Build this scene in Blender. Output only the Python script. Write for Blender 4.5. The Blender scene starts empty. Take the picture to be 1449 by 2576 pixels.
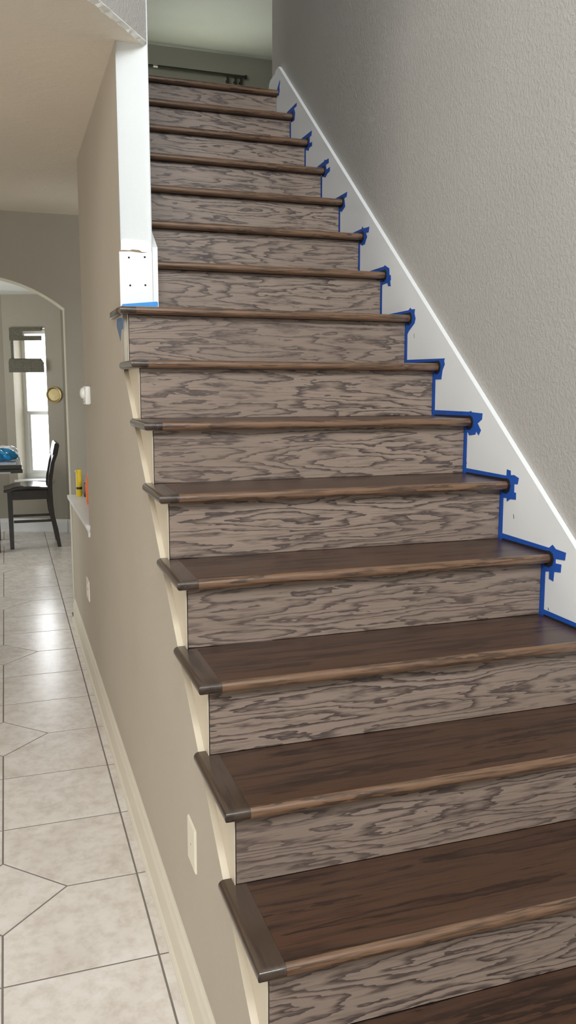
import bpy, bmesh, math, random
from mathutils import Vector, Matrix
random.seed(7)
C = bpy.context.scene
COL = C.collection

# ------------------------------------------------------------ camera
cd = bpy.data.cameras.new('camera'); cam = bpy.data.objects.new('camera', cd); COL.objects.link(cam)
C.camera = cam
yaw, pitch, roll = math.radians(18.614), math.radians(8.637), math.radians(0.14)
fwd = Vector((math.sin(yaw)*math.cos(pitch), math.cos(yaw)*math.cos(pitch), -math.sin(pitch)))
rt0 = Vector((math.cos(yaw), -math.sin(yaw), 0)); up0 = rt0.cross(fwd)
rt = rt0*math.cos(roll) + up0*math.sin(roll); up = up0*math.cos(roll) - rt0*math.sin(roll)
m = Matrix((rt, up, -fwd)).transposed().to_4x4(); m.translation = (-0.419, -1.083, 1.249)
cam.matrix_world = m
cd.sensor_fit = 'VERTICAL'; cd.sensor_height = 36; cd.sensor_width = 36*1449/2576
cd.lens = 36*2096.1/2576; cd.clip_start = 0.02; cd.clip_end = 200

# ------------------------------------------------------------ sky, lights, exposure
w = bpy.data.worlds.new('overcast_sky'); C.world = w; w.use_nodes = True
bg = w.node_tree.nodes['Background']; bg.inputs[0].default_value = (0.93, 0.97, 1.0, 1); bg.inputs[1].default_value = 11.0

def area(name, loc, aim, sx, sy, power, col):
    l = bpy.data.lights.new(name, 'AREA'); l.shape = 'RECTANGLE'; l.size = sx; l.size_y = sy; l.energy = power; l.color = col
    o = bpy.data.objects.new(name, l); COL.objects.link(o); o.location = loc
    d = Vector(aim) - Vector(loc); o.rotation_euler = d.to_track_quat('-Z', 'Y').to_euler()
    return o
# daylight of the tall two-storey foyer windows and of the front door's glass, behind the camera
area('foyer_window_daylight', (-0.5, -3.0, 3.3), (0.3, 2.2, 1.4), 2.0, 2.2, 325, (0.89, 0.95, 1.0))
area('front_door_daylight', (-0.7, -3.0, 1.0), (0.2, 2.0, 1.2), 0.9, 1.6, 14, (0.96, 0.98, 1.0))
# window of the upstairs room, under its curtain rod
area('loft_window_daylight', (2.0, 9.3, 4.0), (1.6, 5.5, 5.2), 1.2, 1.0, 10.0, (0.93, 1.0, 0.72))
# added warm fill light at the hall's left, no known source there
area('hall_fill_light', (-3.2, 1.2, 1.0), (0.0, 1.6, 0.9), 1.6, 1.8, 42, (1.0, 0.965, 0.91))
# added fill brightening the dining nook from its unseen left side
area('dining_fill_light', (-2.7, 7.0, 0.7), (0.0, 7.3, 0.6), 1.8, 1.9, 58, (0.97, 0.98, 0.96))

C.view_settings.view_transform = 'Standard'; C.view_settings.look = 'None'
C.view_settings.gamma = 1.0; C.view_settings.exposure = 0.0; C.view_settings.use_curve_mapping = False

# ------------------------------------------------------------ materials
def srgb(r, g, b):
    f = lambda c: (c/255/12.92) if c/255 <= 0.04045 else ((c/255+0.055)/1.055)**2.4
    return (f(r), f(g), f(b), 1)

class NT:
    def __init__(s, name):
        s.m = bpy.data.materials.new(name); s.m.use_nodes = True; s.t = s.m.node_tree
        s.b = s.t.nodes['Principled BSDF']
    def n(s, typ, **kw):
        nd = s.t.nodes.new(typ)
        for k, v in kw.items(): setattr(nd, k, v)
        return nd
    def l(s, a, b): s.t.links.new(a, b)
    def val(s, sock, v):
        if hasattr(v, 'node'): s.l(v, sock)
        else: sock.default_value = v
    def math(s, op, a, b=0.0):
        nd = s.n('ShaderNodeMath', operation=op); s.val(nd.inputs[0], a); s.val(nd.inputs[1], b); return nd.outputs[0]
    def noise(s, vec, scale, detail=2.0, rough=0.5, w=None):
        nd = s.n('ShaderNodeTexNoise'); nd.noise_dimensions = '4D' if w is not None else '3D'
        s.l(vec, nd.inputs['Vector']); nd.inputs['Scale'].default_value = scale
        nd.inputs['Detail'].default_value = detail; nd.inputs['Roughness'].default_value = rough
        if w is not None: s.l(w, nd.inputs['W'])
        return nd.outputs['Fac']
    def ramp(s, fac, stops):
        nd = s.n('ShaderNodeValToRGB'); e = nd.color_ramp.elements
        e[0].position, e[0].color = stops[0]; e[1].position, e[1].color = stops[-1]
        for p, c in stops[1:-1]:
            x = e.new(p); x.color = c
        s.l(fac, nd.inputs[0]); return nd.outputs[0]
    def mapv(s, scale, src='Object'):
        tc = s.n('ShaderNodeTexCoord'); mp = s.n('ShaderNodeMapping')
        s.l(tc.outputs[src], mp.inputs[0]); mp.inputs['Scale'].default_value = scale; return mp.outputs[0]
    def mix(s, fac, a, b, blend='MIX'):
        nd = s.n('ShaderNodeMix', data_type='RGBA', blend_type=blend)
        s.val(nd.inputs[0], fac); s.val(nd.inputs[6], a); s.val(nd.inputs[7], b); return nd.outputs[2]
    def bump(s, h, strength, dist):
        nd = s.n('ShaderNodeBump'); nd.inputs['Strength'].default_value = strength; nd.inputs['Distance'].default_value = dist
        s.l(h, nd.inputs['Height']); s.l(nd.outputs[0], s.b.inputs['Normal'])
    def set(s, color=None, rough=0.5, metal=0.0, spec=0.5):
        if color is not None: s.val(s.b.inputs['Base Color'], color)
        s.val(s.b.inputs['Roughness'], rough); s.b.inputs['Metallic'].default_value = metal
        s.b.inputs['Specular IOR Level'].default_value = spec
        return s.m

def plain(name, col, rough=0.5, metal=0.0, spec=0.5, vary=0.06, vscale=8.0):
    t = NT(name); v = t.mapv((1, 1, 1)); n = t.noise(v, vscale, 4, 0.6)
    c2 = tuple(max(0, x*(1-vary)) for x in col[:3]) + (1,); c3 = tuple(min(1, x*(1+vary)) for x in col[:3]) + (1,)
    return t.set(t.ramp(n, [(0.3, c2), (0.7, c3)]), rough, metal, spec)

def wall_paint(name, col, texture=0.35, scale=75.0, rough=0.75):
    t = NT(name); v = t.mapv((1, 1, 1)); n = t.noise(v, 1.7, 3, 0.5)
    c2 = tuple(x*0.97 for x in col[:3]) + (1,); c3 = tuple(x*1.03 for x in col[:3]) + (1,)
    t.set(t.ramp(n, [(0.3, c2), (0.7, c3)]), rough, 0, 0.3)
    h = t.noise(v, scale, 3, 0.55)
    hh = t.ramp(h, [(0.42, (0, 0, 0, 1)), (0.62, (1, 1, 1, 1))])
    t.bump(hh, texture, 0.004)
    return t.m

def oak(name, light, mid, dark, sx, sz, bands, jitter, rough, grain=0.35, coat=0.0, axis='x'):
    """stained oak: sharp-edged cathedral bands from a stretched noise, plus pore streaks"""
    t = NT(name)
    sc = (sx, sz, sz) if axis == 'x' else (sz, sx, sz)
    fine = (7, 150, 150) if axis == 'x' else (150, 7, 150)
    jit = (14, 90, 90) if axis == 'x' else (90, 14, 90)
    oi = t.n('ShaderNodeObjectInfo'); wv = t.math('MULTIPLY', oi.outputs['Random'], 61.0)
    v = t.mapv(sc); base = t.noise(v, 1.0, 2.5, 0.42, wv)
    j = t.noise(t.mapv(jit), 1.0, 2, 0.6, wv)
    a = t.math('ADD', t.math('MULTIPLY', base, bands), t.math('MULTIPLY', j, jitter))
    fr = t.math('FRACT', a)
    col = t.ramp(fr, [(0.0, dark), (0.10, dark), (0.26, mid), (0.46, light), (0.96, light), (1.0, dark)])
    blot = t.noise(t.mapv((1.3, 4, 4) if axis == 'x' else (4, 1.3, 4)), 1.0, 2, 0.5, wv)
    col = t.mix(t.ramp(blot, [(0.35, (0, 0, 0, 1)), (0.75, (0.55, 0.55, 0.55, 1))]), col, mid)
    pores = t.noise(t.mapv(fine), 1.0, 2, 0.6, wv)
    pm = t.ramp(pores, [(0.50, (1, 1, 1, 1)), (0.68, (1-grain, 1-grain, 1-grain, 1))])
    col = t.mix(1.0, col, pm, 'MULTIPLY')
    t.set(col, rough, 0, 0.5)
    t.b.inputs['Coat Weight'].default_value = coat; t.b.inputs['Coat Roughness'].default_value = 0.22
    t.bump(pores, 0.08, 0.002)
    return t.m

M = {}
M['wall'] = wall_paint('greige_wall_paint', srgb(187, 183, 177), 0.26, 100)
M['wall_hall'] = wall_paint('warm_greige_wall_paint', srgb(186, 176, 161), 0.10, 70)
M['ceiling'] = wall_paint('beige_ceiling_paint', srgb(226, 216, 199), 0.14, 26)
M['ceiling_white'] = wall_paint('white_ceiling_paint', srgb(225, 226, 220), 0.15, 40)
M['white_wall'] = wall_paint('white_column_paint', srgb(226, 228, 226), 0.12, 55)
M['trim'] = plain('white_trim_paint', srgb(228, 229, 227), 0.35, vary=0.015)
M['cream'] = plain('cream_trim_paint', srgb(214, 202, 180), 0.4, vary=0.03, vscale=14)
M['arch_lit'] = plain('lit_arch_paint', srgb(196, 192, 172), 0.7, vary=0.02)  # wall colour lightened: floor bounce under the arch is painted in
M['wall_room'] = wall_paint('taupe_room_wall_paint', srgb(164, 158, 144), 0.10, 70)
M['wall_far'] = wall_paint('shaded_upstairs_wall_paint', srgb(128, 125, 112), 0.10, 70)  # upstairs far wall: its shade is put into a darker paint
M['base'] = plain('ivory_baseboard_paint', srgb(224, 216, 198), 0.35, vary=0.02)
M['bright'] = plain('fresh_white_paint', srgb(240, 241, 240), 0.35, vary=0.01)
M['riser'] = oak('oak_riser_stain', srgb(152, 133, 118), srgb(121, 104, 93), srgb(81, 69, 64), 1.5, 12.0, 14.0, 1.5, 0.40)
M['tread'] = oak('oak_tread_stain', srgb(82, 57, 43), srgb(69, 49, 38), srgb(48, 34, 27), 0.9, 15.0, 6.0, 0.8, 0.36, grain=0.35, coat=0.12)
M['nosing'] = oak('oak_nosing_stain', srgb(124, 93, 69), srgb(104, 78, 58), srgb(72, 54, 42), 1.6, 40.0, 5.0, 1.4, 0.3, grain=0.55, coat=0.6)
M['stain'] = plain('dark_stain_smear', srgb(26, 28, 38), 0.5, vary=0.3, vscale=60)
M['return'] = oak('oak_return_stain', srgb(78, 62, 50), srgb(66, 52, 42), srgb(50, 39, 32), 0.9, 15.0, 4.0, 0.7, 0.3, grain=0.3, coat=0.6, axis='y')
M['dark_wood'] = plain('dark_furniture_wood', srgb(42, 36, 31), 0.25, vary=0.15)
M['table_wood'] = plain('dark_table_wood', srgb(52, 48, 42), 0.35, vary=0.12)
M['tape'] = plain('blue_painters_tape', srgb(24, 84, 176), 0.55, vary=0.08, vscale=40)
M['tape_light'] = plain('light_blue_tape', srgb(60, 150, 225), 0.5, vary=0.05, vscale=40)
M['tape_grey'] = plain('grey_blue_tape', srgb(98, 122, 150), 0.6, vary=0.1, vscale=40)
M['plaster'] = plain('white_plaster', srgb(240, 238, 230), 0.8, vary=0.03, vscale=40)
M['hole'] = plain('dark_hole', srgb(30, 26, 24), 0.8)
M['torn'] = plain('torn_paper_brown', srgb(150, 128, 100), 0.9, vary=0.2, vscale=60)
M['plastic'] = plain('white_plastic', srgb(236, 234, 226), 0.3, vary=0.01)
M['plate'] = plain('ivory_plastic', srgb(232, 224, 204), 0.3, vary=0.01)
M['grout'] = plain('grey_grout', srgb(126, 119, 112), 0.9, vary=0.06, vscale=20)
M['yellow'] = plain('yellow_plastic', srgb(232, 200, 30), 0.35, vary=0.05)
M['orange'] = plain('orange_plastic', srgb(255, 124, 62), 0.4, vary=0.05)
M['black'] = plain('black_plastic', srgb(28, 26, 26), 0.4)
M['maroon'] = plain('dark_maroon_plastic', srgb(62, 34, 32), 0.4)
M['brass'] = plain('old_brass', srgb(150, 128, 78), 0.35, metal=0.85, vary=0.2, vscale=25)
M['brass_pale'] = plain('worn_brass', srgb(176, 160, 116), 0.45, metal=0.6, vary=0.12, vscale=30)
M['blind'] = plain('woven_bamboo_slat', srgb(98, 94, 80), 0.7, vary=0.3, vscale=60)
M['bag_blue'] = plain('blue_plastic_bag', srgb(30, 134, 190), 0.22, vary=0.12, vscale=30)
M['bag_white'] = plain('white_plastic_bag', srgb(235, 238, 240), 0.3, vary=0.04)
M['sheet'] = plain('pale_plastic_sheet', srgb(214, 220, 230), 0.3, vary=0.06)
M['steel'] = plain('grey_metal_rail', srgb(170, 172, 176), 0.35, metal=0.7)
M['iron'] = plain('dark_iron', srgb(38, 36, 28), 0.5, metal=0.3)
M['leather'] = plain('dark_seat_leather', srgb(46, 40, 36), 0.2, vary=0.1)

def tile_mat():
    t = NT('beige_porcelain_tile'); v = t.mapv((1, 1, 1)); oi = t.n('ShaderNodeObjectInfo')
    wv = t.math('MULTIPLY', oi.outputs['Random'], 40.0)
    a = t.noise(v, 5.5, 5, 0.62, wv); b = t.noise(v, 22, 5, 0.7, wv)
    c = t.ramp(a, [(0.32, srgb(213, 203, 193)), (0.5, srgb(225, 217, 208)), (0.68, srgb(233, 227, 220))])
    c2 = t.ramp(b, [(0.35, (0.90, 0.88, 0.86, 1)), (0.55, (1, 1, 1, 1))])
    col = t.mix(1.0, c, c2, 'MULTIPLY')
    rr = t.math('ADD', t.math('MULTIPLY', b, 0.16), 0.16)
    t.set(col, rr, 0, 0.5); t.bump(b, 0.10, 0.003); return t.m
M['tile'] = tile_mat()

def glass_mat():
    t = NT('window_glass'); tr = t.n('ShaderNodeBsdfTransparent'); gl = t.n('ShaderNodeBsdfGlossy'); gl.inputs['Roughness'].default_value = 0.02
    mx = t.n('ShaderNodeMixShader'); mx.inputs[0].default_value = 0.06
    t.l(tr.outputs[0], mx.inputs[1]); t.l(gl.outputs[0], mx.inputs[2])
    t.l(mx.outputs[0], t.t.nodes['Material Output'].inputs[0]); return t.m
M['glass'] = glass_mat()

# ------------------------------------------------------------ helpers
def box(bm, x0, x1, y0, y1, z0, z1, bev=0.0, seg=2):
    vs = [bm.verts.new((x, y, z)) for x in (x0, x1) for y in (y0, y1) for z in (z0, z1)]
    idx = [(0,1,3,2), (4,6,7,5), (0,4,5,1), (2,3,7,6), (0,2,6,4), (1,5,7,3)]
    fs = [bm.faces.new([vs[i] for i in f]) for f in idx]
    if bev:
        es = list({e for f in fs for e in f.edges})
        bmesh.ops.bevel(bm, geom=es, offset=bev, segments=seg, profile=0.5, affect='EDGES', clamp_overlap=True)
    return fs

def prism(bm, pts, axis, a0, a1):
    """extrude a 2D outline: axis 'x' outline is (y,z); 'y' (x,z); 'z' (x,y)"""
    def P(p, a):
        return {'x': (a, p[0], p[1]), 'y': (p[0], a, p[1]), 'z': (p[0], p[1], a)}[axis]
    A = [bm.verts.new(P(p, a0)) for p in pts]; B = [bm.verts.new(P(p, a1)) for p in pts]
    n = len(pts)
    f = [bm.faces.new(A), bm.faces.new(B[::-1])]
    for i in range(n): f.append(bm.faces.new((A[i], B[i], B[(i+1) % n], A[(i+1) % n])))
    return f

def tube(bm, pts, rad, n=10, cap=True):
    rings = []
    for i, p in enumerate(pts):
        p = Vector(p); r = rad[i] if isinstance(rad, (list, tuple)) else rad
        d = Vector(pts[min(i+1, len(pts)-1)]) - Vector(pts[max(i-1, 0)])
        d.normalize(); a = d.cross(Vector((0, 0, 1)))
        if a.length < 1e-3: a = Vector((1, 0, 0))
        a.normalize(); b = a.cross(d)
        rings.append([bm.verts.new(p + (a*math.cos(2*math.pi*k/n) + b*math.sin(2*math.pi*k/n))*r) for k in range(n)])
    for R, S in zip(rings, rings[1:]):
        for k in range(n): bm.faces.new((R[k], R[(k+1) % n], S[(k+1) % n], S[k]))
    if cap: bm.faces.new(rings[0][::-1]); bm.faces.new(rings[-1])

def lathe(bm, prof, center, axis='z', n=24, cap=True):
    """prof: list of (radius, height) about an axis through center"""
    c = Vector(center); rings = []
    for r, h in prof:
        ring = []
        for k in range(n):
            u, v = r*math.cos(2*math.pi*k/n), r*math.sin(2*math.pi*k/n)
            ring.append(bm.verts.new(c + Vector({'z': (u, v, h), 'x': (h, u, v), 'y': (u, h, v)}[axis])))
        rings.append(ring)
    for R, S in zip(rings, rings[1:]):
        for k in range(n): bm.faces.new((R[k], R[(k+1) % n], S[(k+1) % n], S[k]))
    if cap: bm.faces.new(rings[0][::-1]); bm.faces.new(rings[-1])

def obj(name, bm, mat, parent=None, smooth=False, origin=None):
    bmesh.ops.recalc_face_normals(bm, faces=bm.faces[:])
    me = bpy.data.meshes.new(name); bm.to_mesh(me); bm.free()
    o = bpy.data.objects.new(name, me); COL.objects.link(o)
    if mat: me.materials.append(M[mat] if isinstance(mat, str) else mat)
    wl = Vector((0, 0, 0)); p = parent
    while p is not None: wl += p.location; p = p.parent
    org = Vector(origin) if origin is not None else (wl.copy() if parent is not None else sum((Vector(b) for b in o.bound_box), Vector())/8)
    me.transform(Matrix.Translation(-org)); o.location = org - wl
    if parent is not None: o.parent = parent
    if smooth:
        for f in me.polygons: f.use_smooth = True
        try: me.set_sharp_from_angle(angle=math.radians(40))
        except Exception: pass
    return o

def thing(name, label, cat, loc, group=None):
    o = bpy.data.objects.new(name, None); COL.objects.link(o); o.location = loc; o.empty_display_size = 0.1
    o['label'] = label; o['category'] = cat
    if group: o['group'] = group
    return o
def tag(o, label, cat, group=None):
    o['label'] = label; o['category'] = cat
    if group: o['group'] = group
    return o
def struct(name, bm, mat, parent=None, smooth=False, label=None):
    o = obj(name, bm, mat, parent, smooth)
    if parent is None: o['kind'] = 'structure'
    if label: o['label'] = label
    return o
def NB(): return bmesh.new()

# ------------------------------------------------------------ dimensions
RISE, RUN, O = 0.19, 0.23568, 0.041           # step rise, going, nosing overhang
TH = 0.027                                    # tread thickness
W = 1.0775                                    # skirt face on the right
XL = -0.0303                                  # left end of the treads
WX0, WX1 = -0.016, 0.093                      # stair side wall
YC = 1.945                                    # front of the column
ZF, ZC, ZL, ZT = -0.38, 2.39, 2.85, 5.25      # floor, hall ceiling, landing, upper ceiling
SL = RISE/RUN
N_TOP = 15
under = lambda y: SL*(y-O) - RISE - 0.04

# ------------------------------------------------------------ the setting
bm = NB(); box(bm, -3.4, 1.6, -3.2, 9.6, ZF-0.12, ZF-0.0013); floor = struct('floor', bm, 'grout')

# wall beside the stairs: sloped top under the steps, column end, full-height part, half wall at the far end
pts = [(-0.24, ZF), (4.78, ZF), (4.78, 0.465), (3.51, 0.465), (3.51, ZT), (YC, ZT), (YC, under(YC)), (-0.125, under(-0.125)), (-0.24, ZF+0.02)]
bm = NB(); prism(bm, pts, 'x', WX0, WX1)
es = [e for e in bm.edges if all(abs(v.co.y-YC) < 1e-5 for v in e.verts) and abs(e.verts[0].co.x-e.verts[1].co.x) < 1e-5]
bmesh.ops.bevel(bm, geom=es, offset=0.014, segments=4, profile=0.5, affect='EDGES')
bmesh.ops.bisect_plane(bm, geom=bm.verts[:]+bm.edges[:]+bm.faces[:], plane_co=(0, 0, 1.5), plane_no=(0, 0, 1))
wl = struct('wall_left', bm, 'wall_hall', smooth=True)
wl.data.materials.append(M['white_wall'])
for f in wl.data.polygons:
    n = f.normal
    if n.y < -0.35 and abs(n.z) < 0.3 and (f.center.z + wl.location.z) > 1.5: f.material_index = 1
wl.data.materials.append(M['cream'])
for f in wl.data.polygons:
    if f.normal.z > 0.4 and f.normal.y < -0.3: f.material_index = 2  # sloped top edge paler: light from above put into its colour

bm = NB(); box(bm, W+0.018, W+0.15, -3.2, 3.725, ZF, ZT, 0.012, 3); struct('wall_right', bm, 'wall', smooth=True)
bm = NB(); box(bm, -1.62, W+0.018, -3.2, -3.08, ZF, ZT); struct('wall_back', bm, 'wall')

# foyer wall over the hall: runs diagonally away from the column towards the viewer's left
dx, dy = -1.5-WX1, -0.345-YC
L = math.hypot(dx, dy); ux, uy = dx/L, dy/L; nx, ny = uy, -ux      # n points away from the foyer (to the hall side)
if nx > 0: nx, ny = -nx, -ny
p0 = (WX1, YC); p1 = (-1.5, -0.345)
bm = NB(); prism(bm, [p0, p1, (p1[0]+nx*.12, p1[1]+ny*.12), (p0[0]+nx*.12, p0[1]+ny*.12)], 'z', ZC+0.0022, ZT); struct('wall_diagonal', bm, 'wall')
bm = NB(); box(bm, -1.62, -1.5, -3.08, -0.345, ZF, ZT); struct('wall_foyer_left', bm, 'wall')
bm = NB(); box(bm, -3.4, -3.28, -0.4, 5.0, ZF, ZC); struct('wall_hall_left', bm, 'wall_hall')
bm = NB(); box(bm, -3.4, -1.62, -0.52, -0.4, ZF, ZC); struct('wall_hall_front', bm, 'wall_hall')
bm = NB(); box(bm, 1.4, 1.52, 3.725, 9.5, ZF, ZL-0.25); struct('wall_kitchen', bm, 'wall')
bm = NB(); box(bm, -3.4, -3.28, 5.15, 8.69, ZF, 2.215); struct('wall_dining_left', bm, 'wall_room')
bm = NB(); box(bm, -3.4, -3.28, 1.0, 9.5, ZL, ZT); struct('wall_loft_left', bm, 'wall')
bm = NB(); box(bm, 5.08, 5.2, 3.6, 9.5, ZL, ZT); struct('wall_loft_right', bm, 'wall')
bm = NB(); box(bm, W+0.15, 5.2, 3.6, 3.725, ZL, ZT); struct('wall_loft_front', bm, 'wall')
# hall ceiling (under the upper floor)
bm = NB(); prism(bm, [(WX1-0.001, YC+0.002), (-1.5, -0.345), (-3.4, -0.345), (-3.4, 4.97), (1.4, 4.97), (1.4, 3.5105), (WX1-0.001, 3.5105)], 'z', ZC, ZC+0.002); struct('ceiling', bm, 'ceiling')
bm = NB(); box(bm, -3.4, 5.2, -3.2, 9.6, ZT, ZT+0.1); struct('ceiling_upper', bm, 'ceiling_white')
# ragged white plaster bead left along the ceiling's diagonal edge
bm = NB(); top = []; n = 46
wk = 0.03; A0 = Vector((0.083, 1.931)); A1 = Vector((-0.34, 1.327)); dd = (A1-A0).normalized(); nn = Vector((nx, ny))
rows = []
for i in range(n+1):
    t = i/n; p = A0 + (A1-A0)*t
    wk = min(.042, max(.016, wk + random.uniform(-.007, .007))); wdt = wk * (0.55 + 0.45*math.sin(t*math.pi*0.9+0.4))
    h = 0.005 + 0.006*random.random()
    rows.append([bm.verts.new((p.x+dd.x*0, p.y, ZC+0.010)), bm.verts.new((p.x-nn.x*0.004, p.y-nn.y*0.004, ZC+0.002+0.003*random.random())),
                 bm.verts.new((p.x+nn.x*wdt*.4, p.y+nn.y*wdt*.4, ZC-h)), bm.verts.new((p.x+nn.x*wdt, p.y+nn.y*wdt, ZC+0.002))])
for R, S in zip(rows, rows[1:]):
    for k in range(3): bm.faces.new((R[k], R[k+1], S[k+1], S[k]))
struct('trim_1', bm, 'plaster', smooth=False)

# landing and upper floor
bm = NB(); box(bm, -3.4, 5.2, 15*RUN+0.10, 9.6, ZL-0.25, ZL-0.002); struct('floor_upper', bm, 'grout')
# upstairs room: far wall with its window below the curtain rod
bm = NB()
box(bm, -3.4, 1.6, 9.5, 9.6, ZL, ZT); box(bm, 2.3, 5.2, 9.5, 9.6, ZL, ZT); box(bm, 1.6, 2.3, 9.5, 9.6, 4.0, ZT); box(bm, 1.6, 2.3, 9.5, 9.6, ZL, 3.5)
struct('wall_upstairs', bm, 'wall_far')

# arch wall between hall and dining nook
Y0, Y1 = 4.97, 5.15
cx, hw, zs, R_ = -0.60, 0.597, 1.768, 0.96
zc = zs + 0.21 - R_; a0 = math.asin(hw/R_)
arc = [(cx+R_*math.sin(a0-2*a0*i/40), zc+R_*math.cos(a0-2*a0*i/40)) for i in range(41)]
bm = NB()
box(bm, cx+hw, 1.4, Y0, Y1, ZF, ZC)
box(bm, -3.4, cx-hw, Y0, Y1, ZF, ZC)
for (xa, za), (xb, zb) in zip(arc, arc[1:]):
    prism(bm, [(xa, za), (xb, zb), (xb, ZC), (xa, ZC)], 'y', Y0, Y1)
bmesh.ops.remove_doubles(bm, verts=bm.verts[:], dist=1e-5)
wa = struct('wall_arch', bm, 'wall_room')
bm = NB()
P = [(cx+hw+0.0, ZF)] + [(x, z) for x, z in arc] + [(cx-hw, ZF)]
for (xa, za), (xb, zb) in zip(P, P[1:]):
    prism(bm, [(xa, za), (xb, zb), (xb+(cx-xb)*0.006, zb-0.003), (xa+(cx-xa)*0.006, za-0.003)], 'y', Y0+0.004, Y1-0.004)
struct('arch_lit_lining', bm, 'arch_lit')  # thin lining added to carry the painted light of the arch underside

# dining nook: ceiling, facing wall, angled window wall, side piece
ZD = 2.215
bm = NB(); box(bm, -3.4, 1.6, Y1, 9.3, ZD, ZD+0.1); struct('ceiling_dining', bm, 'ceiling_white')
A = Vector((-0.413, 8.69)); B = Vector((0.185, 8.42)); dv = (B-A); LW = dv.length; dv.normalize(); no = Vector((-dv.y, dv.x))   # outward
def wp(s, d, z): return (A.x+dv.x*s+no.x*d, A.y+dv.y*s+no.y*d, z)
def wbox(bm, s0, s1, d0, d1, z0, z1):
    vs = [bm.verts.new(wp(s, d, z)) for s in (s0, s1) for d in (d0, d1) for z in (z0, z1)]
    for f in [(0,1,3,2), (4,6,7,5), (0,4,5,1), (2,3,7,6), (0,2,6,4), (1,5,7,3)]: bm.faces.new([vs[i] for i in f])
S0, S1, WZ0, WZ1 = 0.10, 0.475, 0.20, 1.86
bm = NB()
wbox(bm, 0, S0, 0, 0.30, ZF, ZD); wbox(bm, S1, LW, 0, 0.30, ZF, ZD); wbox(bm, S0, S1, 0, 0.30, ZF, WZ0); wbox(bm, S0, S1, 0, 0.30, WZ1, ZD)
struct('wall_window', bm, 'wall_room')
bm = NB(); box(bm, -3.4, A.x, 8.69, 8.85, ZF, ZD); struct('wall_dining', bm, 'wall_room')
bm = NB(); box(bm, B.x, 1.6, 8.42, 8.60, ZF, ZD); struct('wall_dining_side', bm, 'wall_room')
# window
wn = bpy.data.objects.new('window_1', None); COL.objects.link(wn); wn.location = wp(0.29, 0.2, WZ0); wn['kind'] = 'structure'
wn['label'] = 'tall narrow white sash window with bright daylight in the angled dining wall'
bm = NB(); wbox(bm, S0, S0+.045, .235, .285, WZ0, WZ1); wbox(bm, S1-.04, S1, .235, .285, WZ0, WZ1); wbox(bm, S0, S1, .235, .285, WZ0, WZ0+.05); wbox(bm, S0, S1, .235, .285, WZ1-.05, WZ1)
obj('window_frame', bm, 'trim', wn)
bm = NB(); wbox(bm, S0+.045, S1-.04, .225, .275, 0.915, 0.955); obj('meeting_rail', bm, 'trim', wn)
bm = NB(); wbox(bm, S0+.045, S0+.075, .245, .27, WZ0+.05, .915); wbox(bm, S1-.06, S1-.04, .245, .27, WZ0+.05, .915); wbox(bm, S0+.075, S1-.06, .245, .27, WZ0+.05, WZ0+.085)
obj('lower_sash', bm, 'trim', wn)
bm = NB(); wbox(bm, S0+.075, S1-.06, .255, .259, WZ0+.085, .915); obj('pane', bm, 'glass', wn)
bm = NB(); wbox(bm, S0+.045, S1-.04, .255, .259, .955, WZ1-.05); obj('pane', bm, 'glass', wn)
bm = NB(); wbox(bm, S0-.03, S1+.03, -.03, .235, WZ0-.022, WZ0); obj('window_sill', bm, 'trim', wn)
# baseboards
def base_prof(): return [(0, 0), (0.016, 0), (0.016, 0.105), (0.011, 0.122), (0.009, 0.135), (0.004, 0.145), (0, 0.145)]
def baseboard(name, p0, p1, into, mat='base'):
    """profile swept from p0 to p1 along the floor; into = unit vector into the room"""
    bm = NB(); pr = base_prof(); iv = Vector(into)
    a = [bm.verts.new((p0[0]+iv.x*q, p0[1]+iv.y*q, ZF+z)) for q, z in pr]; b = [bm.verts.new((p1[0]+iv.x*q, p1[1]+iv.y*q, ZF+z)) for q, z in pr]
    bm.faces.new(a); bm.faces.new(b[::-1])
    for i in range(len(pr)): bm.faces.new((a[i], b[i], b[(i+1) % len(pr)], a[(i+1) % len(pr)]))
    # shoe moulding in front of it
    sh = [(0.016, 0), (0.026, 0), (0.026, 0.008), (0.021, 0.016), (0.016, 0.018)]
    a = [bm.verts.new((p0[0]+iv.x*q, p0[1]+iv.y*q, ZF+z)) for q, z in sh]; b = [bm.verts.new((p1[0]+iv.x*q, p1[1]+iv.y*q, ZF+z)) for q, z in sh]
    bm.faces.new(a); bm.faces.new(b[::-1])
    for i in range(len(sh)): bm.faces.new((a[i], b[i], b[(i+1) % len(sh)], a[(i+1) % len(sh)]))
    return struct(name, bm, mat)
baseboard('baseboard_left', (WX0, -0.24), (WX0, 4.79), (-1, 0))
baseboard('baseboard_dining', (-2.0, 8.69), (A.x, 8.69), (0, -1), 'trim')
baseboard('baseboard_window', wp(0, 0, 0), wp(LW, 0, 0), (-no.x, -no.y), 'trim')
baseboard('baseboard_side', (B.x, 8.42), (1.2, 8.42), (0, -1), 'trim')

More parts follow.
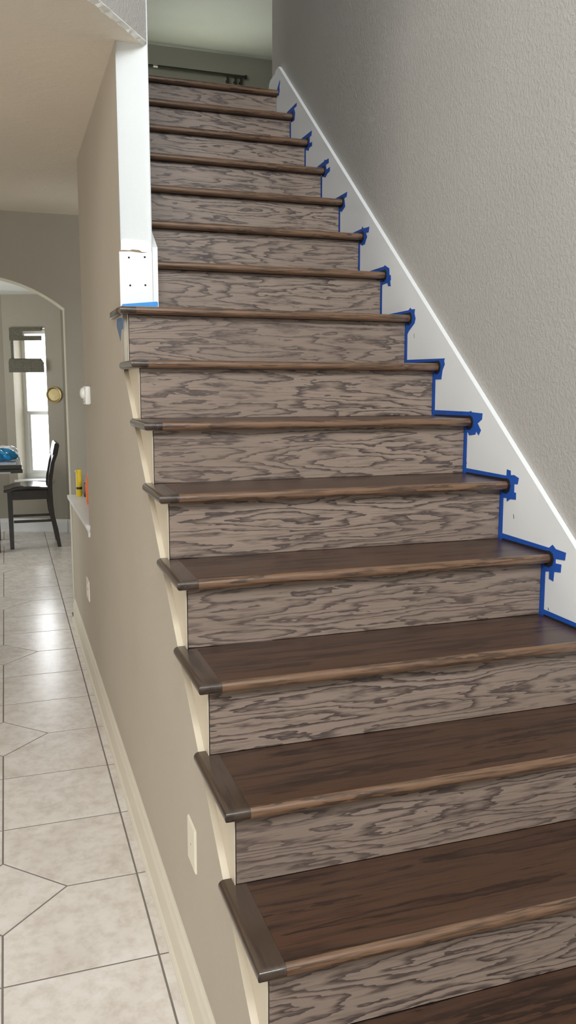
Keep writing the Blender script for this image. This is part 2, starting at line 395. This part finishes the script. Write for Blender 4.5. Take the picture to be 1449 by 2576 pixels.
# floor tiles: 0.4285 m squares, small diamond insets on every third joint
PT = 0.4285; X0, YY0 = -0.499, 1.113; G = 0.003; HD = 0.20
def clip_half(poly, a, b, c):                 # keep a*x+b*y <= c
    out = []
    for i in range(len(poly)):
        p, q = poly[i], poly[(i+1) % len(poly)]
        fp, fq = a*p[0]+b*p[1]-c, a*q[0]+b*q[1]-c
        if fp <= 0: out.append(p)
        if (fp < 0 < fq) or (fq < 0 < fp):
            t = fp/(fp-fq); out.append((p[0]+(q[0]-p[0])*t, p[1]+(q[1]-p[1])*t))
    return out
def make_tile(poly):
    if len(poly) < 3: return
    area_ = abs(sum(poly[i][0]*poly[(i+1) % len(poly)][1]-poly[(i+1) % len(poly)][0]*poly[i][1] for i in range(len(poly))))/2
    if area_ < 2e-4: return
    bm = NB(); cx_ = sum(p[0] for p in poly)/len(poly); cy_ = sum(p[1] for p in poly)/len(poly)
    ins = [(cx_+(p[0]-cx_)*(1-0.0012/max(.02, abs(p[0]-cx_)+.0001)) if abs(p[0]-cx_) > .004 else p[0], cy_+(p[1]-cy_)*(1-0.0012/max(.02, abs(p[1]-cy_)+.0001)) if abs(p[1]-cy_) > .004 else p[1]) for p in poly]
    b_ = [bm.verts.new((x, y, ZF-0.0012)) for x, y in poly]; a_ = [bm.verts.new((x, y, ZF-0.0005)) for x, y in poly]; t_ = [bm.verts.new((x, y, ZF)) for x, y in ins]
    n = len(poly); bm.faces.new(t_)
    for i in range(n):
        bm.faces.new((b_[i], b_[(i+1) % n], a_[(i+1) % n], a_[i])); bm.faces.new((a_[i], a_[(i+1) % n], t_[(i+1) % n], t_[i]))
    obj('tile', bm, 'tile', floor, origin=(cx_, cy_, ZF))
dia = [(X0+3*i*PT, YY0+PT+3*j*PT) for i in range(-2, 2) for j in range(-1, 7)]
for i in range(-4, 4):
    for j in range(-4, 18):
        x0, x1 = X0+i*PT, X0+(i+1)*PT; y0, y1 = YY0+j*PT, YY0+(j+1)*PT
        xr = WX0-0.0165 if y0 < 4.8 else 1.2
        if y0 > 8.7 or y1 < -0.6: continue
        poly = [(x0+G, y0+G), (x1-G, y0+G), (x1-G, y1-G), (x0+G, y1-G)]
        poly = clip_half(poly, 1, 0, xr)
        if y1 > 8.3: poly = clip_half(poly, 0, 1, 8.69)
        for (dxx, dyy) in dia:
            if abs((x0+x1)/2-dxx) < PT and abs((y0+y1)/2-dyy) < PT and poly:
                sx = 1 if (x0+x1)/2 > dxx else -1; sy = 1 if (y0+y1)/2 > dyy else -1
                poly = clip_half(poly, -sx, -sy, -(sx*dxx+sy*dyy)-(HD+G*1.4))
        if poly: make_tile(poly)
for (dxx, dyy) in dia:
    if -0.6 < dyy < 8.6 and -2.3 < dxx < -0.2:
        h = HD-G*1.4; make_tile([(dxx+h, dyy), (dxx, dyy+h), (dxx-h, dyy), (dxx, dyy-h)])

# half wall cap with its moulding at the near end
bm = NB()
prism(bm, [(-0.044, 4.80), (-0.034, 3.50), (WX0-0.0005, 3.44), (WX0-0.0005, 3.515), (0.30, 3.515), (0.30, 4.80)], 'z', 0.478, 0.50)
prism(bm, [(-0.036, 4.795), (-0.027, 3.50), (WX0-0.0005, 3.47), (WX0-0.0005, 4.795)], 'z', 0.463, 0.478)
prism(bm, [(3.445, 0.463), (3.50, 0.463), (3.46, 0.435)], 'x', -0.026, WX0-0.0005)
lg = struct('trim_3', bm, 'bright', label='white wooden cap on the half wall at the end of the hall')

# ------------------------------------------------------------ staircase
stair = thing('staircase', 'straight dark stained oak staircase climbing between the white skirt board and beige wall', 'staircase', (0.5, 0, ZF))
for k in range(-1, N_TOP+1):
    y0, yb = k*RUN, (k+1)*RUN+O; z1 = k*RISE; z0 = z1-TH
    if k == N_TOP: yb = y0+0.145
    xs = 0.0255 if k <= 8 else 0.1125
    NO = 0.0128
    bm = NB()
    if k == 8: prism(bm, [(xs, y0+NO), (W-.0015, y0+NO), (W-.0015, yb-.0005), (0.1125, yb-.0005), (0.1125, YC-.0005), (xs, YC-.0005)], 'z', z0, z1)
    else: box(bm, xs, W-.0015, y0+NO, yb-.0005, z0, z1)
    tr = obj('tread', bm, 'tread', stair, origin=(0.5, y0, z1))
    bm = NB(); box(bm, xs, W-.0015, y0, y0+NO, z0, z1)
    es = [e for e in bm.edges if all(abs(v.co.y-y0) < 1e-5 for v in e.verts) and abs(e.verts[0].co.z-e.verts[1].co.z) < 1e-5]
    bmesh.ops.bevel(bm, geom=es, offset=0.0126, segments=6, profile=0.5, affect='EDGES')
    obj('nosing', bm, 'nosing', tr, smooth=True, origin=(0.5, y0, z1))['label'] = 'lighter brown rounded front edge of the tread'
    if k <= 8:
        bm = NB()
        if k < 8: plan = [(XL, y0), (0.0252, y0), (0.0252, yb-.0005), (-.0005, yb-.0005), (-.0005, yb+.027), (XL, yb+.027)]
        else: plan = [(XL, y0), (0.0252, y0), (0.0252, YC-.0005), (XL, YC-.0005)]
        prism(bm, plan, 'z', z0, z1)
        es = [e for e in bm.edges if abs(e.verts[0].co.z-e.verts[1].co.z) < 1e-5 and (all(abs(v.co.y-y0) < 1e-5 for v in e.verts) or all(abs(v.co.x-XL) < 1e-5 for v in e.verts))]
        bmesh.ops.bevel(bm, geom=es, offset=0.0128, segments=5, profile=0.5, affect='EDGES')
        if k == 8: box(bm, XL, WX0-.0005, YC-.0005, yb+.025, z0, z1, 0.005, 2)
        rn = obj('return_nosing', bm, 'return', tr, smooth=True, origin=(0, y0, z1))
        rn['label'] = 'darker return end of the tread, grain running front to back'
    # riser under this tread
    yr = k*RUN+O; zb = (k-1)*RISE
    bm = NB(); box(bm, 0.0042 if k <= 8 else 0.1125, W-.0015, yr, yr+0.018, max(zb+.0005, ZF), z0-.0004, 0.0012, 1)
    obj('riser', bm, 'riser', stair, origin=(0.5, yr, zb))
# outer stringer: stepped cream board behind the wall's sloped edge
pts = []
for k in range(-1, 9):
    yr = k*RUN+O; pts += [(yr, max((k-1)*RISE, ZF)), (yr, k*RISE-TH-.0006)]
ye = YC-0.001
pts.append((ye, 8*RISE-TH-.0006)); pts.append((ye, under(ye)+0.0005)); pts.append((-0.05, max(ZF, under(-0.05)+.0005))); pts.append((-0.19, ZF+0.001))
bm = NB(); f = prism(bm, pts, 'x', 0.0, 0.0018); obj('stringer', bm, 'cream', stair)['label'] = 'cream painted stepped stringer board under the left tread ends'
# right skirt board with its ogee top end
tz = lambda y: SL*y + 0.112
pts = [(-0.48, ZF), (-0.48, tz(-0.48)+.02), (3.545, tz(3.545)), (3.568, 2.967), (3.60, 2.964), (3.606, 2.952), (3.65, 2.950), (3.69, 2.946), (3.715, 2.93), (3.722, 2.905), (3.722, ZL+.001), (3.60, ZL-0.2), (0.3, ZF)]
bm = NB(); prism(bm, pts, 'x', W, W+0.0178); sk = obj('skirt_board', bm, 'bright', stair); sk['label'] = 'white skirt board along the right wall, sloped top edge'
for y, z, l, w_ in ((1.139, 0.844, .014, .0018), (1.85, 1.438, .018, .0014), (1.434, 0.989, .010, .0016), (0.941, 0.596, .008, .0022)):
    bm = NB(); prism(bm, [(y-w_, z-l/2), (y+w_*.3, z-l/2), (y+w_*1.6, z+l*.3), (y+w_*3, z+l/2), (y+w_*.4, z+l*.4)], 'x', W-.0003, W-.00005); obj('scuff_mark', bm, 'hole', sk)
# short skirt on the stair side of the left wall, its front end by the column
pts = [(YC-0.012, 8*RISE+.0005), (YC-0.012, 1.726), (YC+0.1, 1.80), (3.50, 1.80+SL*1.45), (3.50, 2.70), (2.2, 8*RISE+.0005)]
bm = NB(); prism(bm, pts, 'x', WX1+.0005, WX1+0.0185); obj('skirt_board', bm, 'bright', stair)['label'] = 'short white skirt board beside the column foot, dented front edge'

# ------------------------------------------------------------ column foot details
pl = thing('mounting_board', 'white square board with four screw holes at the foot of the white column', 'board', (0.035, YC-.006, 8*RISE))
bm = NB(); box(bm, -0.0215, 0.0925, YC-0.012, YC-0.0005, 8*RISE+.0006, 1.708, 0.0015, 1); obj('board', bm, 'bright', pl)
for x, z in [(0.011, 1.687), (0.066, 1.691), (0.013, 1.593), (0.066, 1.596)]:
    bm = NB(); lathe(bm, [(0.0034, 0), (0.0034, -0.001)], (x, YC-0.0121, z), 'y', 12); obj('screw_hole', bm, 'hole', pl)
bm = NB(); pp = [(-0.022, 1.7095), (-0.004, 1.7115), (0.012, 1.711), (0.024, 1.7145), (0.047, 1.7135), (0.056, 1.708), (0.075, 1.7075), (0.056, 1.7055), (0.02, 1.709), (-0.022, 1.7065)]
prism(bm, pp, 'y', YC-.0135, YC-.0122); obj('torn_edge', bm, 'torn', pl)['label'] = 'ragged brown torn paper edge'
bm = NB(); prism(bm, [(-0.0165, 1.709), (0.089, 1.709), (0.089, 1.738), (0.080, 1.748), (-0.006, 1.750), (-0.0155, 1.742)], 'y', YC-.004, YC-.0003)
struct('trim_4', bm, 'bright', label='smooth white filler patch on the column above the mounting board')
bm = NB(); prism(bm, [(-0.019, 8*RISE+.0007), (-0.0155, 8*RISE+.0085), (0.105, 8*RISE+.021), (0.109, 8*RISE+.018), (0.1085, 8*RISE+.0007)], 'y', YC-.0142, YC-.0128)
tag(obj('masking_tape', bm, 'tape_light'), 'light blue tape strip along the bottom of the white column', 'tape')
bm = NB(); prism(bm, [(2.083, 1.488), (1.984, 1.486), (1.903, 1.478), (1.917, 1.445), (1.97, 1.444), (1.998, 1.405), (2.049, 1.436), (2.089, 1.461)], 'x', WX0-.0014, WX0-.0002)
tag(obj('masking_tape', bm, 'tape_grey'), 'torn grey blue tape scrap on the beige wall under the column', 'tape')

# ------------------------------------------------------------ painter's tape around the right tread ends
TP = {
4:[(0.28,0.0),(0.256,0.021),(0.01,0.019),(-0.006,0.031),(-0.022,0.021),(-0.069,0.019),(-0.066,-0.004),(-0.024,-0.008),(-0.024,-0.021),(-0.051,-0.019),(-0.05,-0.043),(-0.02,-0.047),(-0.018,-0.076),(0.003,-0.073),(0.004,-0.051),(0.022,-0.055),(0.04,-0.043),(0.04,-0.013)],
5:[(0.28,0.0),(0.26,0.019),(0.01,0.018),(0.009,0.038),(-0.012,0.036),(-0.014,0.022),(-0.032,0.024),(-0.058,0.017),(-0.053,-0.003),(-0.035,-0.004),(-0.036,-0.03),(-0.046,-0.03),(-0.047,-0.052),(-0.016,-0.054),(0.001,-0.064),(0.004,-0.053),(0.029,-0.055),(0.041,-0.037),(0.04,-0.011)],
6:[(0.278,0.0),(0.258,0.021),(0.013,0.022),(0.003,0.025),(-0.005,0.021),(-0.071,0.019),(-0.069,-0.001),(-0.043,-0.015),(-0.065,-0.037),(-0.052,-0.055),(-0.035,-0.042),(-0.031,-0.053),(0.007,-0.058),(0.018,-0.048),(0.039,-0.045),(0.041,-0.037),(0.04,-0.009)],
7:[(0.278,0.0),(0.258,0.019),(-0.044,0.016),(-0.038,0.01),(-0.044,-0.005),(-0.029,-0.025),(-0.024,-0.047),(-0.022,-0.058),(0.026,-0.058),(0.035,-0.04),(0.04,-0.027),(0.04,-0.005)],
8:[(0.278,0.0),(0.258,0.016),(0.017,0.018),(0.002,0.026),(-0.009,0.019),(-0.037,0.018),(-0.034,0.001),(-0.044,-0.018),(-0.036,-0.035),(0.012,-0.063),(0.019,-0.071),(0.039,-0.063),(0.041,-0.043),(0.041,-0.01)],
9:[(0.278,0.0),(0.24,0.02),(0.013,0.022),(0.006,0.026),(-0.038,0.008),(-0.041,-0.018),(-0.053,-0.021),(-0.055,-0.041),(-0.048,-0.041),(-0.055,-0.064),(-0.03,-0.061),(-0.024,-0.048),(0.01,-0.049),(0.031,-0.052),(0.04,-0.033),(0.04,-0.007)],
10:[(0.27,0.0),(0.22,0.018),(0.013,0.02),(0.004,0.028),(-0.009,0.018),(-0.069,0.015),(-0.062,-0.007),(-0.035,-0.005),(-0.048,-0.023),(-0.036,-0.034),(-0.025,-0.05),(0.005,-0.051),(0.034,-0.038),(0.04,-0.025),(0.04,-0.01)],
11:[(0.27,0.0),(0.2,0.017),(-0.054,0.018),(-0.049,-0.001),(-0.022,-0.004),(-0.033,-0.041),(0.001,-0.054),(0.006,-0.057),(0.033,-0.048),(0.04,-0.029),(0.04,-0.009)],
12:[(0.27,0.0),(0.2,0.02),(0.0,0.028),(0.0,0.035),(-0.019,0.028),(-0.058,0.027),(-0.059,0.007),(-0.022,0.006),(-0.031,-0.017),(-0.074,-0.015),(-0.074,-0.034),(-0.043,-0.038),(-0.016,-0.05),(0.006,-0.042),(0.023,-0.035),(0.04,-0.016),(0.04,-0.001)],
13:[(0.27,0.0),(0.2,0.02),(0.074,0.026),(-0.059,0.024),(-0.054,0.002),(-0.03,0.0),(-0.03,-0.027),(-0.064,-0.03),(-0.064,-0.049),(-0.025,-0.047),(-0.013,-0.06),(0.002,-0.054),(0.03,-0.045),(0.04,-0.025),(0.04,-0.002)],
14:[(0.27,0.0),(0.2,0.02),(0.07,0.031),(-0.066,0.032),(-0.064,0.016),(-0.024,0.016),(-0.042,-0.009),(-0.032,-0.043),(-0.005,-0.042),(0.022,-0.036),(0.04,-0.016),(0.04,0.0)],
15:[(0.03,0.0),(0.02,0.012),(0.0,0.028),(-0.02,0.042),(-0.024,0.03),(-0.012,0.01),(-0.016,-0.012),(-0.003,-0.03),(0.014,-0.03),(0.03,-0.02)],
}
TP[3] = [(0.28,0.0),(0.257,0.02),(0.0,0.018),(-0.05,0.022),(-0.048,-0.005),(-0.03,-0.03),(0.0,-0.05),(0.04,-0.03),(0.04,-0.01)]
look = {15: 'small torn blue tape bits at the end of the topmost step', 14: 'pointed blue tape flag at the second step from the top', 13: 'blue tape flag with one lower tab, third step from the top',
        12: 'blue tape with two ragged tabs at the fourth step from the top', 11: 'slim blue tape with a raised corner at the fifth step from the top', 10: 'blue tape with a long right tab, sixth step from the top',
        9: 'blue tape with stepped right edge, three treads above the longest blue strip with a square corner', 8: 'blue tape tread strip with rounded ragged patch, level with the mounting board foot',
        7: 'blue tape squared off flat at top, on the tread just above the X-shaped one', 6: 'blue tape with X-shaped crossed tabs at a tread end', 5: 'blue tape with a tall tab and square ears at a tread end',
        4: 'lowest complete blue tape patch, three long tabs beside the tread end', 3: 'blue tape strip cut off by the right edge of the photo'}
look[9] = 'blue tape with stepped right edge, seventh step from the top'
for k, pts in TP.items():
    yo, zo = k*RUN, k*RISE
    tp = thing('painters_tape', look[k], 'tape', (W-.0004, yo, zo), "painter's tape around the tread ends")
    bm = NB(); prism(bm, [(yo+a, zo+b) for a, b in pts], 'x', W-.0011, W-.0002); obj('tread_strip', bm, 'tape', tp)
    if k <= 14:
        sm = [(0.255, 0.0), (0.255, 0.005), (0.03, 0.008), (0.004, 0.010), (-0.010, 0.004), (-0.016, -0.012), (-0.010, -0.030), (0.006, -0.040), (0.028, -0.038), (0.03, -0.01)]
        bm = NB(); prism(bm, [(yo+a, zo+b) for a, b in sm], 'x', W-.0014, W-.00115); obj('stain_smear', bm, 'stain', tp)['label'] = 'dark wood stain smeared on the tape'
    if 3 < k+1 <= 14:
        wd = 0.021 if k < 8 else 0.016
        yr = (k+1)*RUN+O
        bm = NB(); prism(bm, [(yr-wd, zo+0.0185), (yr+0.004, zo+0.001), (yr+0.004, zo+RISE-TH-.002), (yr-wd+.002, zo+RISE-TH-.014)], 'x', W-.0010, W-.0003); obj('riser_strip', bm, 'tape', tp)

# ------------------------------------------------------------ wall plates and the wall sensor
def plate(name, y0, y1, z0, z1, label, details):
    t = thing(name, label, 'wall plate', (WX0, (y0+y1)/2, z0))
    bm = NB(); box(bm, WX0-.006, WX0-.0002, y0, y1, z0, z1)
    es = [e for e in bm.edges if all(abs(v.co.x-(WX0-.006)) < 1e-5 for v in e.verts)]
    bmesh.ops.bevel(bm, geom=es, offset=0.005, segments=2, profile=0.5, affect='EDGES'); obj('cover', bm, 'plate', t)
    ym, zm = (y0+y1)/2, (z0+z1)/2
    if details == 'outlet':
        for s in (-1, 1):
            bm = NB(); lathe(bm, [(0.015, 0), (0.015, -0.0015), (0.013, -0.002)], (WX0-.0061, ym, zm+s*0.020), 'x', 16); obj('socket', bm, 'plastic', t)
    bm = NB(); lathe(bm, [(0.0028, 0), (0.0022, -0.0008)], (WX0-.0061, ym, zm), 'x', 10); obj('screw', bm, 'steel', t)
plate('wall_plate', 0.822, 0.911, 0.033, 0.150, 'blank ivory cover plate on the beige wall below the steps', 'blank')
plate('outlet_plate', 3.615, 3.76, 0.035, 0.152, 'small white outlet cover far along the wall above the baseboard', 'outlet')
dv_ = thing('wall_sensor', 'white wall mounted sensor box sticking out near the far wall end', 'sensor', (WX0, 3.24, 1.15))
bm = NB(); box(bm, WX0-.028, WX0-.0002, 3.165, 3.30, 1.152, 1.243, 0.008, 3); obj('housing', bm, 'plastic', dv_, smooth=True)
bm = NB(); lathe(bm, [(0.030, 0), (0.030, -0.006), (0.022, -0.016), (0.010, -0.020)], (WX0-.0275, 3.235, 1.208), 'x', 20); obj('lens', bm, 'plastic', dv_, smooth=True)
bm = NB(); box(bm, WX0-.0295, WX0-.0278, 3.20, 3.26, 1.160, 1.170); obj('switch_slot', bm, 'steel', dv_)

# ------------------------------------------------------------ things on the half wall
fl = thing('flashlight', 'yellow tube flashlight with a black band standing on the white ledge', 'flashlight', (0.030, 4.70, 0.50))
bm = NB(); lathe(bm, [(0.019, 0.0), (0.020, 0.004), (0.019, 0.05), (0.0185, 0.175), (0.0165, 0.182)], (0.030, 4.70, 0.5002), 'z', 20); obj('body', bm, 'yellow', fl, smooth=True)
bm = NB(); lathe(bm, [(0.0202, 0), (0.0202, 0.015)], (0.030, 4.70, 0.549), 'z', 20); obj('band', bm, 'black', fl)
bm = NB(); box(bm, 0.006, 0.013, 4.692, 4.706, 0.664, 0.678, 0.002, 1); obj('switch', bm, 'plastic', fl)
bm = NB(); lathe(bm, [(0.034, 0.0), (0.038, 0.006), (0.038, 0.088), (0.033, 0.095)], (0.094, 4.66, 0.5002), 'z', 24)
tag(obj('storage_can', bm, 'maroon', smooth=True), 'dark maroon round can half hidden behind the orange tool', 'can')
og = thing('orange_tool', 'bright orange slim tool standing on the ledge at the wall end', 'tool', (0.08, 4.28, 0.50))
bm = NB(); prism(bm, [(0.040, 0.522), (0.046, 0.5005), (0.092, 0.5005), (0.092, 0.60), (0.086, 0.695), (0.070, 0.722), (0.052, 0.705), (0.036, 0.62)], 'y', 4.26, 4.30); obj('handle', bm, 'orange', og)
bm = NB(); box(bm, 0.054, 0.090, 4.235, 4.2595, 0.5005, 0.528, 0.004, 2); obj('clip', bm, 'black', og)

# ------------------------------------------------------------ dining nook furniture
CH = 7.55
ch = thing('counter_chair', 'dark wood counter height chair with scooped seat beside the dining table', 'chair', (-0.2, CH+0.2, ZF))
X = lambda x: x
def leg_rear(y0):
    # stile: foot kicked back, straight seat zone, back raked away
    prof = [(0.040, ZF+.001), (0.012, -0.20), (-0.020, -0.05), (-0.030, 0.06), (-0.033, 0.22), (-0.026, 0.32), (0.004, 0.48), (0.034, 0.56), (0.056, 0.655)]
    wid = [0.036, 0.042, 0.045, 0.046, 0.046, 0.042, 0.038, 0.038, 0.036]
    bm = NB(); rows = []
    for (x, z), w_ in zip(prof, wid):
        rows.append([bm.verts.new(p) for p in ((x-w_/2, y0, z), (x+w_/2, y0, z), (x+w_/2, y0+.038, z), (x-w_/2, y0+.038, z))])
    for R, S in zip(rows, rows[1:]):
        for k in range(4): bm.faces.new((R[k], R[(k+1) % 4], S[(k+1) % 4], S[k]))
    bm.faces.new(rows[0][::-1]); bm.faces.new(rows[-1]); return bm
for yy in (CH, CH+.40):
    bm = NB(); rows = []
    for z, w_ in ((ZF+.001, .040), (0.0, .047), (0.20, .050)):
        rows.append([bm.verts.new(p) for p in ((-.418-w_/2, yy, z), (-.418+w_/2, yy, z), (-.418+w_/2, yy+.04, z), (-.418-w_/2, yy+.04, z))])
    for R, S in zip(rows, rows[1:]):
        for k in range(4): bm.faces.new((R[k], R[(k+1) % 4], S[(k+1) % 4], S[k]))
    bm.faces.new(rows[0][::-1]); bm.faces.new(rows[-1]); obj('leg', bm, 'dark_wood', ch)
    obj('leg', leg_rear(yy), 'dark_wood', ch, smooth=True)
    bm = NB(); box(bm, -.393, -.010 if yy == CH else -.010, yy+.008, yy+.03, -0.118, -0.092, .002, 1); obj('stretcher', bm, 'dark_wood', ch)
    bm = NB(); box(bm, -.393, -.056, yy+.006, yy+.032, 0.115, 0.205, .002, 1); obj('apron', bm, 'dark_wood', ch)
bm = NB(); box(bm, -.432, -.404, CH+.04, CH+.40, 0.115, 0.205); obj('apron', bm, 'dark_wood', ch)
bm = NB(); rows = []; ns = 14
for i in range(ns+1):
    t = i/ns; x = -.475 + t*.42
    z = 0.215 + 0.040*math.sin(min(1, t*1.6)*math.pi/2) - 0.012*t*t + (0.006 if 0.2 < t < .8 else 0)
    th = 0.028 if t > .05 else .02
    rows.append([bm.verts.new((x, CH-.012, z-th)), bm.verts.new((x, CH-.012, z-.006)), bm.verts.new((x, CH+.03, z)), bm.verts.new((x, CH+.22, z-.012)), bm.verts.new((x, CH+.41, z)), bm.verts.new((x, CH+.452, z-.006)), bm.verts.new((x, CH+.452, z-th))])
for R, S in zip(rows, rows[1:]):
    for k in range(7): bm.faces.new((R[k], R[(k+1) % 7], S[(k+1) % 7], S[k]))
bm.faces.new(rows[0]); bm.faces.new(rows[-1][::-1]); obj('seat', bm, 'leather', ch, smooth=True)
bm = NB(); prism(bm, [(0.003, 0.56), (0.033, 0.552), (0.070, 0.668), (0.038, 0.676), (0.028, 0.668)], 'y', CH-.006, CH+.444); obj('backrest', bm, 'dark_wood', ch)
for yy in (CH+.09, CH+.19, CH+.29):
    bm = NB(); prism(bm, [(-0.035, 0.235), (-0.020, 0.235), (0.026, 0.56), (0.011, 0.56)], 'y', yy, yy+.05); obj('slat', bm, 'dark_wood', ch)

tb = thing('dining_table', 'dark counter height dining table end with double edge at the left border', 'table', (-0.9, 7.8, ZF))
bm = NB(); box(bm, -1.6, -0.296, 7.3, 8.25, 0.450, 0.4865, .004, 2); obj('tabletop', bm, 'table_wood', tb)
bm = NB(); box(bm, -1.58, -0.290, 7.31, 8.24, 0.408, 0.447, .004, 2); obj('lower_leaf', bm, 'table_wood', tb)
bm = NB(); box(bm, -1.4, -0.40, 7.292, 7.306, 0.404, 0.424, .002, 1); obj('slide_rail', bm, 'steel', tb)['label'] = 'grey metal slide rail under the table edge'
for x, y in ((-.60, 7.40), (-.60, 8.08), (-1.5, 7.40), (-1.5, 8.08)):
    bm = NB(); box(bm, x-.075, x+.075-.003, y, y+.09, ZF+.001, 0.407, .004, 1); obj('leg', bm, 'table_wood', tb)

def blob(cx_, cy_, cz_, rx, ry, rz, seed, amp, nu=28, nv=14):
    bm = NB(); rnd = random.Random(seed); ph = [(rnd.uniform(0, 6), rnd.uniform(0, 6), rnd.uniform(1, 5), rnd.uniform(1, 5)) for _ in range(7)]
    bmesh.ops.create_uvsphere(bm, u_segments=nu, v_segments=nv, radius=1)
    for v in bm.verts:
        d = 1 + amp*sum(math.sin(a+v.co.x*c*1.6+v.co.z*e)*math.cos(b+v.co.y*e*1.4) for a, b, c, e in ph)/3
        v.co = Vector((cx_+v.co.x*d*rx, cy_+v.co.y*d*ry, max(cz_+v.co.z*d*rz, cz_-rz*0.72)))
    return bm
bg_ = thing('plastic_bag', 'crumpled blue and white plastic bag lying on the dining table', 'bag', (-0.45, 7.55, 0.50))
o1 = obj('blue_bundle', blob(-0.46, 7.52, 0.5635, 0.125, 0.11, 0.066, 3, .22), 'bag_blue', bg_, smooth=False)
o2 = obj('white_wrap', blob(-0.45, 7.62, 0.5735, 0.140, 0.12, 0.074, 5, .2), 'bag_white', bg_, smooth=False)
bm = NB(); rows = []
for i in range(13):
    x = -0.66 + i*0.026
    rows.append([bm.verts.new((x, y, 0.4885 + 0.009*abs(math.sin(x*21+j*1.7)) + 0.010*(1 if j in (1, 2, 3) else 0.2))) for j, y in enumerate((7.34, 7.42, 7.52, 7.62, 7.74))])
for R, S in zip(rows, rows[1:]):
    for k in range(4): bm.faces.new((R[k], R[k+1], S[k+1], S[k]))
r = bmesh.ops.extrude_face_region(bm, geom=bm.faces[:])
for v in [g for g in r['geom'] if isinstance(g, bmesh.types.BMVert)]: v.co.z = 0.4868
tag(obj('plastic_sheet', bm, 'sheet', smooth=True), 'pale folded plastic sheet spread on the table under the bag', 'sheet')

# bamboo roman shade on the window
bl = thing('roman_shade', 'grey woven bamboo roman shade pulled part way up the dining window', 'blind', wp(0.28, -0.03, 1.4))
bm = NB()
z = 1.862
while z > 1.735:
    if z < 1.835 and z > 1.785:
        wbox(bm, 0.085, 0.235, -.026, -.018, z-.0128, z)
    else: wbox(bm, 0.085, 0.445, -.026-.003*(int(z*80)%2), -.018, z-.0128, z)
    z -= 0.0125
wbox(bm, 0.085, 0.452, -.018, -.001, 1.835, 1.862)
obj('valance', bm, 'blind', bl)
bm = NB(); z = 1.735
while z > 1.535: wbox(bm, 0.092, 0.122, -.014-.003*(int(z*80)%2), -.006, z-.0128, z); z -= 0.0125
wbox(bm, 0.105, 0.108, -.006, -.003, 1.53, 1.735); obj('side_strip', bm, 'blind', bl)
bm = NB(); z = 1.532; i = 0
while z > 1.392:
    d = -.030 - .022*math.sin(min(1, i/3)*math.pi/2)
    wbox(bm, 0.080, 0.440 + .035*min(1, i/3), d-.008-.004*(i%2), d, z-.0128, z); z -= 0.0125; i += 1
for s in (0.15, 0.24, 0.33, 0.42): wbox(bm, s, s+.003, -.062, -.060, 1.385, 1.50)
wbox(bm, 0.085, 0.44, -.045, -.001, 1.500, 1.512)
obj('fold', bm, 'blind', bl)

# round tray on the angled wall
tr_ = thing('brass_tray', 'round old brass tray hanging on the wall right of the dining window', 'tray', wp(0.56, -0.01, 1.145))
def disc(prof, mat, name, n=32):
    bm = NB(); rings = []
    for r_, d in prof: rings.append([bm.verts.new(wp(0.557+r_*math.cos(2*math.pi*k/n), -d, 1.142+r_*math.sin(2*math.pi*k/n))) for k in range(n)])
    for R, S in zip(rings, rings[1:]):
        for k in range(n): bm.faces.new((R[k], R[(k+1) % n], S[(k+1) % n], S[k]))
    bm.faces.new(rings[0]); bm.faces.new(rings[-1]); return obj(name, bm, mat, tr_, smooth=True)
disc([(0.060, 0.001), (0.082, 0.016), (0.085, 0.018), (0.085, 0.021), (0.080, 0.021), (0.064, 0.008)], 'brass', 'rim')
disc([(0.064, 0.007), (0.064, 0.009), (0.05, 0.0095)], 'brass_pale', 'center')

# curtain rod upstairs
cr = thing('curtain_rod', 'dark iron curtain rod with brackets on the upstairs wall', 'curtain rod', (1.9, 9.42, 4.97))
bm = NB(); tube(bm, [(0.4, 9.42, 4.985), (1.42, 9.42, 4.985)], 0.014); tube(bm, [(1.475, 9.42, 4.985), (2.545, 9.42, 4.985)], 0.016); obj('rod', bm, 'iron', cr)
bm = NB(); tube(bm, [(1.42, 9.42, 4.978), (1.475, 9.42, 4.978)], 0.009); obj('joint', bm, 'plastic', cr)
for x in (2.33, 2.43, 2.50):
    bm = NB(); box(bm, x-.012, x+.012, 9.405, 9.435, 4.89, 4.985, .003, 1); box(bm, x-.008, x+.008, 9.43, 9.499, 4.92, 4.94); obj('bracket', bm, 'iron', cr)
bm = NB(); lathe(bm, [(0.012, 0), (0.026, 0.006), (0.026, 0.024), (0.012, 0.03)], (2.545, 9.42, 4.985), 'x', 14); obj('finial', bm, 'iron', cr)
